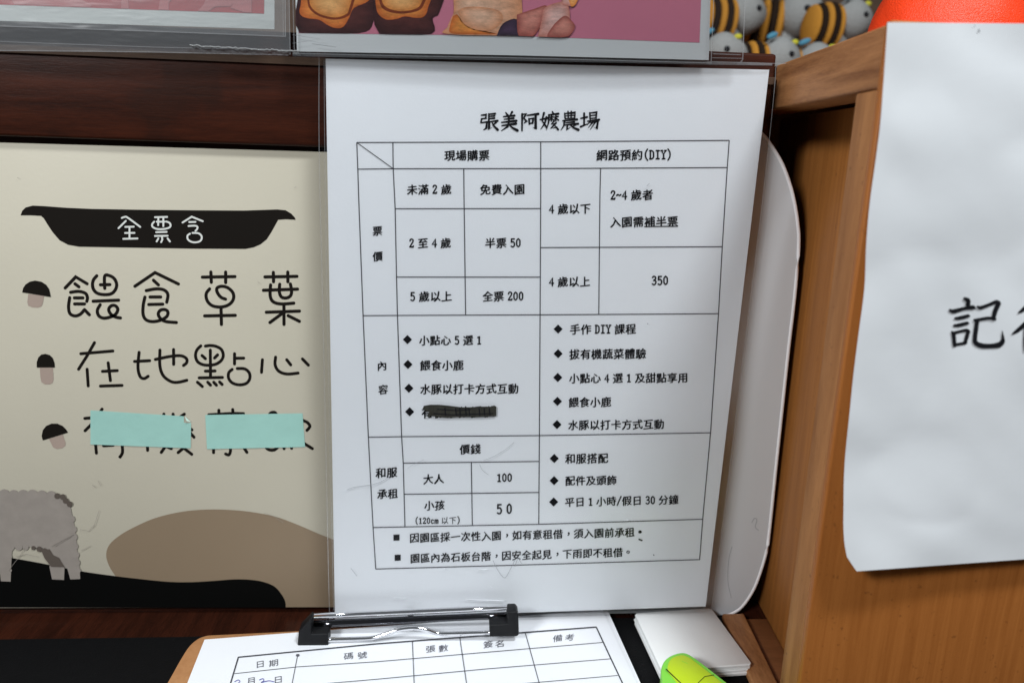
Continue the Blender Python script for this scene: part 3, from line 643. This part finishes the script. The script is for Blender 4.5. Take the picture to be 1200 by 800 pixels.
def shaded(P, mt, off, name, parent, shift=(0, -.12)):
    """a patch of the printed picture: rings from its rim to its middle, colours stored per corner"""
    if True: P = smooth_line([tuple(p) for p in P]+[tuple(P[0])], 4)[:-1]
    P = [(x, min(y, 38.9+(x-350)*.0128 if x < 600 else 42.1+(x-600)*.0368)) for x, y in P]
    n = len(P); ax = sum(p[0] for p in P)/n; ay = sum(p[1] for p in P)/n; hy = max(p[1] for p in P)-min(p[1] for p in P); ay += shift[1]*hy
    mb = MB(); K = 8; cin, cout = SHADE[mt]; cols = []
    for k in range(K+1):
        t = k/K*.97
        for (x, y) in P: mb.v.append(tuple(SM(x+(ax-x)*t, y+(ay-y)*t, off))); 
        e = 1-(1-t)**1.8; cols += [tuple(a*e+b*(1-e) for a, b in zip(cin, cout))]*n
    for k in range(K):
        for i in range(n): mb.f.append((k*n+i, k*n+(i+1) % n, (k+1)*n+(i+1) % n, (k+1)*n+i))
    mb.f.append(tuple(K*n+i for i in range(n)))
    o = mb.build(name, 'print', parent); ca_ = o.data.color_attributes.new('Print', 'FLOAT_COLOR', 'POINT')
    for i, c in enumerate(cols): ca_.data[i].color = (*c, 1)
    return o
def print_mat():
    m, nt, b = new_mat('printed_picture'); a = N(nt, 'ShaderNodeAttribute', attribute_name='Print')
    tc = N(nt, 'ShaderNodeTexCoord'); mp = N(nt, 'ShaderNodeMapping'); mp.inputs['Scale'].default_value = (1, 1, 2.5)
    no = N(nt, 'ShaderNodeTexNoise', Scale=150.0, Detail=6.0, Roughness=.7); nt.links.new(tc.outputs['Object'], mp.inputs[0]); nt.links.new(mp.outputs[0], no.inputs['Vector'])
    mr = N(nt, 'ShaderNodeMapRange'); mr.inputs[1].default_value = .3; mr.inputs[2].default_value = .7; mr.inputs[3].default_value = .65; mr.inputs[4].default_value = 1.25
    mu = N(nt, 'ShaderNodeMix', data_type='RGBA', blend_type='MULTIPLY'); mu.inputs[0].default_value = 1
    nt.links.new(no.outputs[0], mr.inputs[0]); nt.links.new(a.outputs['Color'], mu.inputs[6]); nt.links.new(mr.outputs[0], mu.inputs[7]); nt.links.new(mu.outputs[2], b.inputs['Base Color'])
    b.inputs['Roughness'].default_value = .4; b.inputs['Specular IOR Level'].default_value = .2
    return m
MT['print'] = print_mat()
for i, (mt, P) in enumerate(PS):
    shaded(P, mt, O1*(2+i*.35), 'picture_shape', mc)
film_rect([(341,-130),(840,-130),(834.5,76),(600,71),(343,66)], mc, 'laminate', 'film', YM-.0012)
film_rect([(345,-130),(875,-130),(870.5,74),(600,73),(343,68)], mc, 'sleeve', 'film', YM-.0024)
SMf = Wall(YM-.0026)
def seams2(m):
    stroke(m, SMf, [(837,-40),(836.4,0),(833.4,72)], .9, 0, cap=False); stroke(m, SMf, [(874,-40),(873,0),(870.4,70),(868,73)], 1.2, 1e-5, cap=False)
    stroke(m, SMf, [(836,63.3),(868,64.5)], .8, 2e-5); stroke(m, SMf, [(835,68),(870,68.6)], .7, 3e-5)
    stroke(m, SMf, [(343,62.5),(460,65.5),(600,68),(834,74)], .8, 4e-5, cap=False)
    stroke(m, SMf, [(343,41),(376,46),(343,51)], .5, 5e-5, cap=False); stroke(m, SMf, [(366,51.5),(394,55.5)], .5, 6e-5)
    stroke(m, SMf, [(342,-40),(345,62)], .8, 7e-5, cap=False)
part(seams2, 'sleeve_seam', 'seam', mc)
def band(m):
    m.poly([Wall(YM+.0012)(*p) for p in [(343,61),(600,66),(834,72),(905,74.5),(905,77),(834,76),(600,71),(343,66)]])
part(band, 'sleeve_hem', 'seam', mc)

# =================================================================== WOODEN BOX AT THE RIGHT
xb0, yb0 = .2225, .018; yr_ = .080; xf0, yf0 = .2125, -.1104; ztop = at(905, 78, Y=.02).z
bx = thing('wooden_box', (.30, -.045, ZC), 'orange pine display box with a framed side standing at the right', 'wooden box')
def sx(y): return xf0+(xb0-xf0)*(y-yf0)/(yb0-yf0)
def side_slab(y0, y1, z0, z1, in0, in1):    # a bar of the side frame between insets in0 and in1
    return slab([(sx(y0)+in0, y0, z0), (sx(y1)+in0, y1, z0), (sx(y1)+in0, y1, z1), (sx(y0)+in0, y0, z1)], (in1-in0, 0, 0))
bevel(fixn(side_slab(yf0+.0042, yr_, .2795, ztop, 0, .020).build('top_rail', 'pinerail', bx)), .0012)
bevel(fixn(side_slab(yf0+.0042, -.0865, ZC+.0005, .2793, .0004, .0266).build('stile', 'pine', bx)), .0010)
bevel(fixn(side_slab(-.0863, yr_, ZC+.0002, .2793, .0270, .0330).build('side_panel', 'panelw', bx)), .0004)
bevel(fixn(side_slab(-.0863, .0045, ZC+.0002, ZC+.0050, -.0005, .0125).build('bottom_rail', 'pinerail', bx)), .0010)
bevel(fixn(side_slab(-.0863, .0045, ZC+.0002, ZC+.0012, .0127, .0268).build('base_ledge', 'shelfw', bx)), .0004)  # darker wood here stands in for the shade on the ledge
bevel(fixn(slab([(xf0-.0005, yf0, ZC), (.56, yf0, ZC), (.56, yf0, ztop+.0006), (xf0-.0005, yf0, ztop+.0006)], (0, .004, 0)).build('front_panel', 'frontw', bx)), .0009)
bevel(fixn(box(.2440, .56, yf0+.0045, .078, ztop-.006, ztop-.0005).build('top_panel', 'frontw', bx)), .0006)
# paper hanging on the front
def DP(x, z):
    u = (x-.205)/.13; v = (z-.09)/.21
    n = .0016*abs(noise.noise(Vector((x*24+z*16, z*30-x*9, 5.5)))) + noise.noise(Vector((x*19, z*13, 3.1)))*.0028 + noise.noise(Vector((x*46+z*30, z*40, 9.1)))*.0011
    return .0030 + n + .0075*math.exp(-((v-.02)/.30)**2)*math.exp(-max(0, u)/1.4) + .0012*math.exp(-max(0, u)/.5)*(1+math.sin(z*36))
SQ = Wall(yf0, DP)
LE = smooth_line([(1040,26.5),(1036.5,80),(1032,140),(1026.5,185),(1019,240),(1015,288),(1013,338),(1006,392),(1000,440),(996,480),(991,528),(989,560),(988.6,590),(988.4,616),(989.6,636),(992.5,652)], 4) + [(998,660.5),(1004,669)]
nt_ = thing('paper_notice', (.27, yf0-.004, .10), 'large creased white paper notice hanging on the front of the wooden box', 'notice')
mb = MB(); nx = 44; ny = len(LE)-1
for j, (lx, ly) in enumerate(LE):
    tv = j/ny; yr = 29+(644-29)*max(0, (ly-26.5)/(668.5-26.5)); 
    for i in range(nx+1):
        u = i/nx; x = lx+(1345-lx)*u; y = ly+(yr-ly)*u
        mb.v.append(tuple(SQ(x, y)))
for j in range(ny):
    for i in range(nx): k = j*(nx+1)+i; mb.f.append((k, k+nx+1, k+nx+2, k+1))
o = mb.build('paper', 'notice', nt_, smooth=True)
cj = crop(1100, 330, 8)
JI = [[(243,158,28),(275,178,46),(272,225,38)], [(105,266,24),(140,276,38),(240,250,30),(318,240,40),(335,245,26)], [(155,343,22),(200,338,32),(272,320,30),(284,322,22)], [(145,410,22),(190,406,32),(262,388,30),(276,390,22)],
 [(125,470,20),(140,500,38),(148,595,34)], [(130,482,26),(210,462,24),(262,455,32),(284,468,28)], [(278,468,34),(262,520,36),(248,572,30)], [(155,588,26),(210,580,24),(255,570,28)],
 [(365,236,24),(395,242,32),(470,215,28),(535,190,36),(560,200,46)], [(562,205,44),(532,270,44),(512,345,38)], [(335,360,24),(400,350,28),(470,340,28),(528,350,28)],
 [(360,362,40),(352,430,42),(340,520,42),(345,570,46),(400,598,48),(480,602,42),(560,592,50),(598,562,44),(602,520,26),(596,462,7)],
 [(748,290,12),(790,262,34),(850,205,40)], [(690,488,12),(740,455,34),(810,395,42),(862,330,30)], [(815,440,30),(815,560,44),(818,640,40)],
 [(905,200,34),(905,400,34)], [(905,210,26),(1080,190,34)], [(1075,195,38),(1065,400,34)], [(910,300,24),(1065,290,24)], [(910,395,24),(1068,385,26)], [(880,470,26),(1120,445,34)], [(870,545,26),(1150,515,34)], [(1045,450,34),(1048,660,40),(1000,650,12)], [(920,585,14),(965,625,44)]]
for q in JI[:12]: pass
def kai(m, ss):
    for s_ in ss: stroke(m, SQ, cj(s_), 4, 4e-4, curve=True)
part(lambda m: kai(m, JI[:12]), 'lettering', 'ink', nt_); part(lambda m: kai(m, JI[12:]), 'lettering', 'ink', nt_)
part(lambda m: (stroke(m, SQ, [(1147,35.5),(1147.4,36.6)], 1.6, 4e-4), stroke(m, SQ, [(1142,30),(1142.5,30.3)], .8, 4e-4)), 'speck', 'lineink', nt_)

# orange dome on the box
md = MB(); cx_, cy_ = at(1103, 74, Y=-.015).x, -.015
R_, H_ = 0.0355, .051; NR, NA = 22, 56
md.v.append((0, 0, H_))
for i in range(1, NR+1):
    t = i/NR*math.pi/2
    for k in range(NA):
        a = 2*math.pi*k/NA; rr = R_*math.sin(t)
        d = noise.noise(Vector((math.cos(a)*9*math.sin(t), math.sin(a)*9*math.sin(t), math.cos(t)*9)))*.0006
        md.v.append(((rr+d)*math.cos(a), (rr+d)*math.sin(a), max(0, H_*math.cos(t)+d)))
for k in range(NA): md.f.append((0, 1+k, 1+(k+1) % NA))
for i in range(NR-1):
    for k in range(NA): b_ = 1+i*NA; md.f.append((b_+k, b_+NA+k, b_+NA+(k+1) % NA, b_+(k+1) % NA))
md.f.append(tuple(1+(NR-1)*NA+k for k in range(NA)))
o = fixn(md.build('orange_dome', 'orange', None, smooth=True)); o.location = (cx_, cy_, ztop-.0004)
tag(o, 'bright red orange glittery round object on top of the wooden box', 'ornament')

# =================================================================== PLUSH TOYS
def blob(rx, ry, rz, nr=12, na=20, shape=None):
    mb = MB(); mb.v.append((0, 0, rz))
    for i in range(1, nr):
        t = math.pi*i/nr
        for k in range(na):
            a = 2*math.pi*k/na; x, y, z = math.sin(t)*math.cos(a), math.sin(t)*math.sin(a), math.cos(t)
            if shape: x, y, z = shape(x, y, z)
            mb.v.append((x*rx, y*ry, z*rz))
    mb.v.append((0, 0, -rz)); e = len(mb.v)-1
    for k in range(na): mb.f.append((0, 1+k, 1+(k+1) % na)); mb.f.append((e, e-na+(k+1) % na, e-na+k))
    for i in range(nr-2):
        for k in range(na): b_ = 1+i*na; mb.f.append((b_+k, b_+na+k, b_+na+(k+1) % na, b_+(k+1) % na))
    return mb
def move(o, v): o.location = o.location + Vector(v)
def toy(first=None):
    t = thing('plush_toy', (0, 0, 0), '', 'plush toy', 'grey and striped plush toys on the shelf')
    # body lies to the left, head to the right, seen from the front
    def part_at(mb, name, mat, loc, rot=(0, 0, 0)):
        o = mb.build(name, mat, None, smooth=True); o.parent = t; o.location = loc; o.rotation_euler = rot; return o
    part_at(blob(.0125, .010, .0115, shape=lambda x, y, z: (x, y*(1-.18*max(0, x)), z*(1-.25*max(0, x)))), 'head', 'plush', (.006, -.004, .030))
    part_at(blob(.010, .009, .016), 'body', 'plush', (-.002, .002, .0155))
    for i, (dx, mt) in enumerate(((-.0205, 'yel'), (-.0165, 'blk'), (-.0125, 'yel'), (-.0088, 'blk'), (-.0052, 'yel'))):
        r = (.0115, .0128, .0134, .0138, .0130)[i]
        part_at(blob(.0030, .0100-.0005*abs(i-3), r), 'stripe', mt, (dx, -.002, .025), (0, .10, 0))
    part_at(blob(.0016, .0013, .0016, 8, 12), 'eye', 'eye', (.0065, -.0137, .0315))
    part_at(blob(.0036, .0012, .0016, 8, 12), 'collar', 'blue', (-.004, -.010, .0405), (0, -.4, 0)); part_at(blob(.0022, .0012, .0015, 8, 12), 'tag', 'lemon', (.012, -.008, .0385))
    return t
tp = toy()
def put(root, first, px, py, Y, zb, rz, sc, label, swap=False):
    if first: r = root
    else:
        r = root.copy(); COL.objects.link(r)
        for c in root.children:
            d = c.copy(); COL.objects.link(d); d.parent = r; d.matrix_parent_inverse = c.matrix_parent_inverse.copy()
    r.scale = (sc, sc, sc)
    p = at(px, py, Y=Y); r.location = (p.x-.006*sc, Y, zb); r.rotation_euler = (0, 0, rz); r['label'] = label
    return r
zs = zt-.002; zr = zt+.054
put(tp, True, 850, 38, .41, zs, -.25, 1.8, 'grey plush toy seen through the clear sleeve, right beside the photo card')
put(tp, False, 913, 40, .43, zs, .22, 1.85, 'grey plush toy with yellow and black stripes left of its head, lower row centre')
put(tp, False, 958, 42, .47, zs, -.1, 1.9, 'grey plush toy partly hidden by the sloping top rail of the box')
put(tp, False, 872, 4, .55, zr, .35, 2.1, 'grey plush toy in the upper row directly behind the clear sleeve edge')
put(tp, False, 938, 6, .58, zr, -.2, 2.3, 'grey plush toy in the upper row with wide orange yellow stripes')
put(tp, False, 998, 2, .54, zr, .25, 2.0, 'grey plush toy in the upper row nearest to the orange dome')
# =================================================================== CLIPBOARD
ZB = ZC+.0013
cbt = thing('clipboard', (.03, -.05, ZB), 'brown hardboard clipboard with a chrome clip lying on the black mat', 'clipboard')
bt = Table(ZB+.0028)
outl = smooth_line([(244,743.5),(233,747),(222,756),(212,771),(203,787)], 4) + [(150,880),(60,1060)]
rp_ = [(690,1060),(800,960),(735,790),(712,718)]
# board outline, straight sided, under the forms
P_ = [bt(*p) for p in outl]; far = bt(349, 738.5); tr = bt(700, 716.5)
brd = [p for p in reversed(P_)] + [far, Vector((tr.x-.004, tr.y-.0005, tr.z)), Vector((tr.x, tr.y-.004, tr.z))]
dirv = (P_[-1]-P_[len(P_)-3]); brd += [Vector((tr.x, tr.y, tr.z-.0))+dirv*1.0]
bevel(fixn(slab(brd, (0, 0, -.0028)).build('board', 'hard', cbt)), .0006)
def clipP(px, py, y): return at(px, py, Y=y)
# chrome jaw: rolled upper tube with a plate falling towards the form
yc = -.0115
mb = MB(); tube(mb, [clipP(x, 721.8+(x-364)*(-.0445), yc) for x in (364,420,480,540,595)], .0016, 16); mb.build('clip_bar', 'chrome', cbt, smooth=True)
A, B = clipP(366, 727, yc-.001), clipP(594, 717, yc-.001)
pA, pB = clipP(366, 734.5, yc-.0028), clipP(594, 723.5, yc-.0028)
mb = MB(); n = 10
V = []
for j in range(5):
    t = j/4
    for i in range(n+1):
        u = i/n; a = A.lerp(B, u); b = pA.lerp(pB, u); p = a.lerp(b, t); p.y -= .0010*math.sin(t*math.pi); V.append(p)
Fc = [(j*(n+1)+i, j*(n+1)+i+1, (j+1)*(n+1)+i+1, (j+1)*(n+1)+i) for j in range(4) for i in range(n)]
mb.raw(V, Fc); o = mb.build('clip_plate', 'chromerefl', cbt, smooth=True); s = o.modifiers.new('solid', 'SOLIDIFY'); s.thickness = 5e-4  # chrome plate coloured dark to imitate its dark reflection
# wire lever
W = [(384,749.2),(410,748.4),(428,747.8),(438,746.8),(452,742.6),(463,738.4),(475,736),(488,735.4),(500,737.4),(509,740.6),(518,742),(545,741.4),(576,740.6)]
mb = MB(); tube(mb, [clipP(x, y, yc-.0085) for x, y in smooth_line(W, 4)], .00125, 10); mb.build('wire_lever', 'chrome', cbt, smooth=True)
u1 = crop(200, 680, 4.286); u2 = crop(440, 680, 3.75)
EL = u1([(642,255),(700,196),(706,206),(704,270),(790,268),(792,328),(650,340),(636,325)])
ER = u2([(582,138),(618,137),(628,150),(631,238),(622,246),(502,247),(501,196),(578,192)])
for E_ in (EL, ER):
    bevel(fixn(slab([clipP(x, y, yc-.0105) for x, y in E_], (0, .0085, 0)).build('rubber_cap', 'rubber', cbt)), .0007, 3)
mb = MB(); tube(mb, [clipP(481, 716, -.003), clipP(481.5, 721, -.006), clipP(482, 724, -.009)], .0016, 10); mb.build('hook', 'rubber', cbt, smooth=True)
# forms
def DF(x, y):
    return .0001
def sheet_on_table(P, z, name, label, n=24, lift=0, parent=None):
    T = Table(z); mb = MB(); TL, TR, BR, BL = [T(*p) for p in P]
    for j in range(n+1):
        for i in range(n+1):
            u, v = i/n, j/n; p = (TL.lerp(TR, u)).lerp(BL.lerp(BR, u), v)
            p.z += 1e-4*math.sin(u*7+v*3); mb.v.append(tuple(p))
    for j in range(n):
        for i in range(n): k = j*(n+1)+i; mb.f.append((k, k+n+1, k+n+2, k+1))
    o = mb.build(name, 'bond', parent, smooth=True)
    if label: tag(o, label, 'form')
    return o
def ext(a, b, y=1080):                      # carry a measured edge on below the picture
    t = (y-a[1])/(b[1]-a[1]); return (a[0]+(b[0]-a[0])*t, y)
ZF = ZB+.0036
lowL = (-60, 1000)
def quad(tl, tr, bl_dir, br_dir): return [tl, tr, br_dir, bl_dir]
fL = ext((239.7,748.8),(219.8,799), 1010); fR = ext((705.9,713.9),(746.5,800), 960)
sheet_on_table([(243,750),(712.2,714.9),ext((712.2,714.9),(750.7,800),960),fL], ZF-.0005, 'ruled_form', 'blank white form sheet peeking out under the ruled form on the clipboard', 10)
frm = thing('ruled_form', (.02, -.05, ZF), 'white ruled sign-up form with a Chinese header row held by the clipboard', 'form')
sheet_on_table([(239.7,748.8),(705.9,713.9),fR,fL], ZF, 'paper', None, 24, 0, frm)
SF = Table(ZF)
FR_ = [([(279.3,769.4),(440,753.8),(572,743.6),(698.7,734.1)],1.5), ([(279.3,769.4),(269.2,803),(262,830)],1.6), ([(698.7,734.1),(716,771.2),(731.5,804),(745,832)],1.4),
 ([(274.7,788.6),(349,780.6),(440,774.7),(570,763.5),(707,752)],.7), ([(269.5,810),(440,795.2),(570,783),(716,771.2)],.7), ([(440,815.5),(570,804),(724,790.7)],.7),
 ([(348.9,766.3),(342.3,800),(338,822)],.8), ([(483.2,750),(485.3,800),(486,822)],.8), ([(538.7,746.2),(546.7,800),(550,822)],.8), ([(615.5,740.4),(632,800),(638,822)],.8)]
part(lambda m: [stroke(m, SF, P, wd, 3e-4, cap=False) for P, wd in FR_], 'form_rule', 'lineink', frm)
for (s_, x0, y0, x1, y1) in [("日 期",298,778,327.5,775.6), ("碼 號",401.5,768.3,431.5,766.6), ("張 數",498,760,526,758.4), ("簽 名",566,754.6,592,753.2), ("備 考",647.4,747.6,673.8,745.8)]:
    part(lambda m: text_line(m, SF, s_, x0, y0, x1, y1, size=12, bold=-.004, hh=.72, off=3.2e-4, gap=.15), 'lettering', 'greyink', frm)
part(lambda m: (text_line(m, SF, "月", 288.5, 797.4, 300.5, 796.6, size=12, bold=.0, hh=.75, off=3.2e-4), text_line(m, SF, "日", 320, 796, 332, 795.2, size=12, bold=.0, hh=.75, off=3.2e-4)), 'lettering', 'greyink', frm)
MT['penink'] = plain('blue_pen_ink', (.12, .12, .38, 1), .5, .1)
def pen(m):
    stroke(m, SF, [(275,798),(279,796),(281,798),(277,802),(283,803)], .8, 3.4e-4, True)
    stroke(m, SF, [(304,796),(308,794.5),(309,797),(306,799),(312,797.5),(316,797),(321,798.2)], .9, 3.4e-4, True)
part(pen, 'handwriting', 'penink', frm)
part(lambda m: stroke(m, SF, [(348.2,767.2),(349.6,767.1)], 3.0, 3.4e-4), 'ink_dot', 'greyink', frm)

# =================================================================== NOTEPAD AND MARKER
ZN = .0012
npc = [(743.3,717.9),(833.3,711.8),(882,778.2),(775.5,785.5)]
npd = thing('notepad', (.18, -.02, ZC), 'thick pad of blank white note paper standing by the wooden box', 'notepad')
base = [at(*p, Z=ZN) for p in npc]
hN = (ZN-(ZC+.0014)); nl = 9; rng = random.Random(5)
for i in range(nl):
    z1 = ZN - hN*i/nl; th = hN/nl*.93
    j = Vector((rng.uniform(-.0006, .0006), rng.uniform(-.0006, .0006), 0)) if i else Vector((0, 0, 0))
    pts = []
    cc = sum(base, Vector())/4
    for k in range(4):
        p = base[k]; q = base[(k+1) % 4]
        for t in (.03, .97): v_ = p.lerp(q, t); v_ = Vector((v_.x, v_.y, z1))+j; pts.append(v_)
    o = slab(pts, (0, 0, -th)).build('paper_block', 'pad', npd); fixn(o); bevel(o, .0002, 1)
ZH = .0125
mk = thing('marker_pen', at(800, 790, Z=ZH), 'chunky lime green plastic marker with a rounded end lying across the notepad', 'marker')
gout = smooth_line([(776,800),(774.6,784),(778.5,773),(787,766.6),(799.7,763.6),(811,767.6),(832,783)], 4) + [(853,799.5),(905,840),(905,870),(830,900),(792,850)]
bevel(fixn(slab([at(*p, Z=ZH) for p in gout], (0, 0, -(ZH-ZN-.0004))).build('body', 'green', mk)), .0010, 3)
gin = smooth_line([(783,786),(782.3,779),(786,771.5),(793,767.6),(801,766.8),(809,770)], 4) + [(825,782),(849,801),(898,842),(880,868),(835,850)]
bevel(fixn(slab([at(*p, Z=ZH+.0006) for p in gin], (0, 0, -.0012)).build('top_cover', 'lime', mk)), .0004, 2)
part(lambda m: stroke(m, Table(ZH+.0007), [(780.6,783.4),(797,799),(812,812)], 1.1, 0), 'seam_line', 'ink', mk)
part(lambda m: stroke(m, Table(ZH+.0007), [(818,799.6),(826,792),(836.5,790.2)], .8, 1e-5), 'seam_line', 'ink', mk)
part(lambda m: [stroke(m, Table(ZH+.0007), P, .5, 2e-5) for P in ([(799,774),(806,777)],)], 'scratch', 'green', mk)
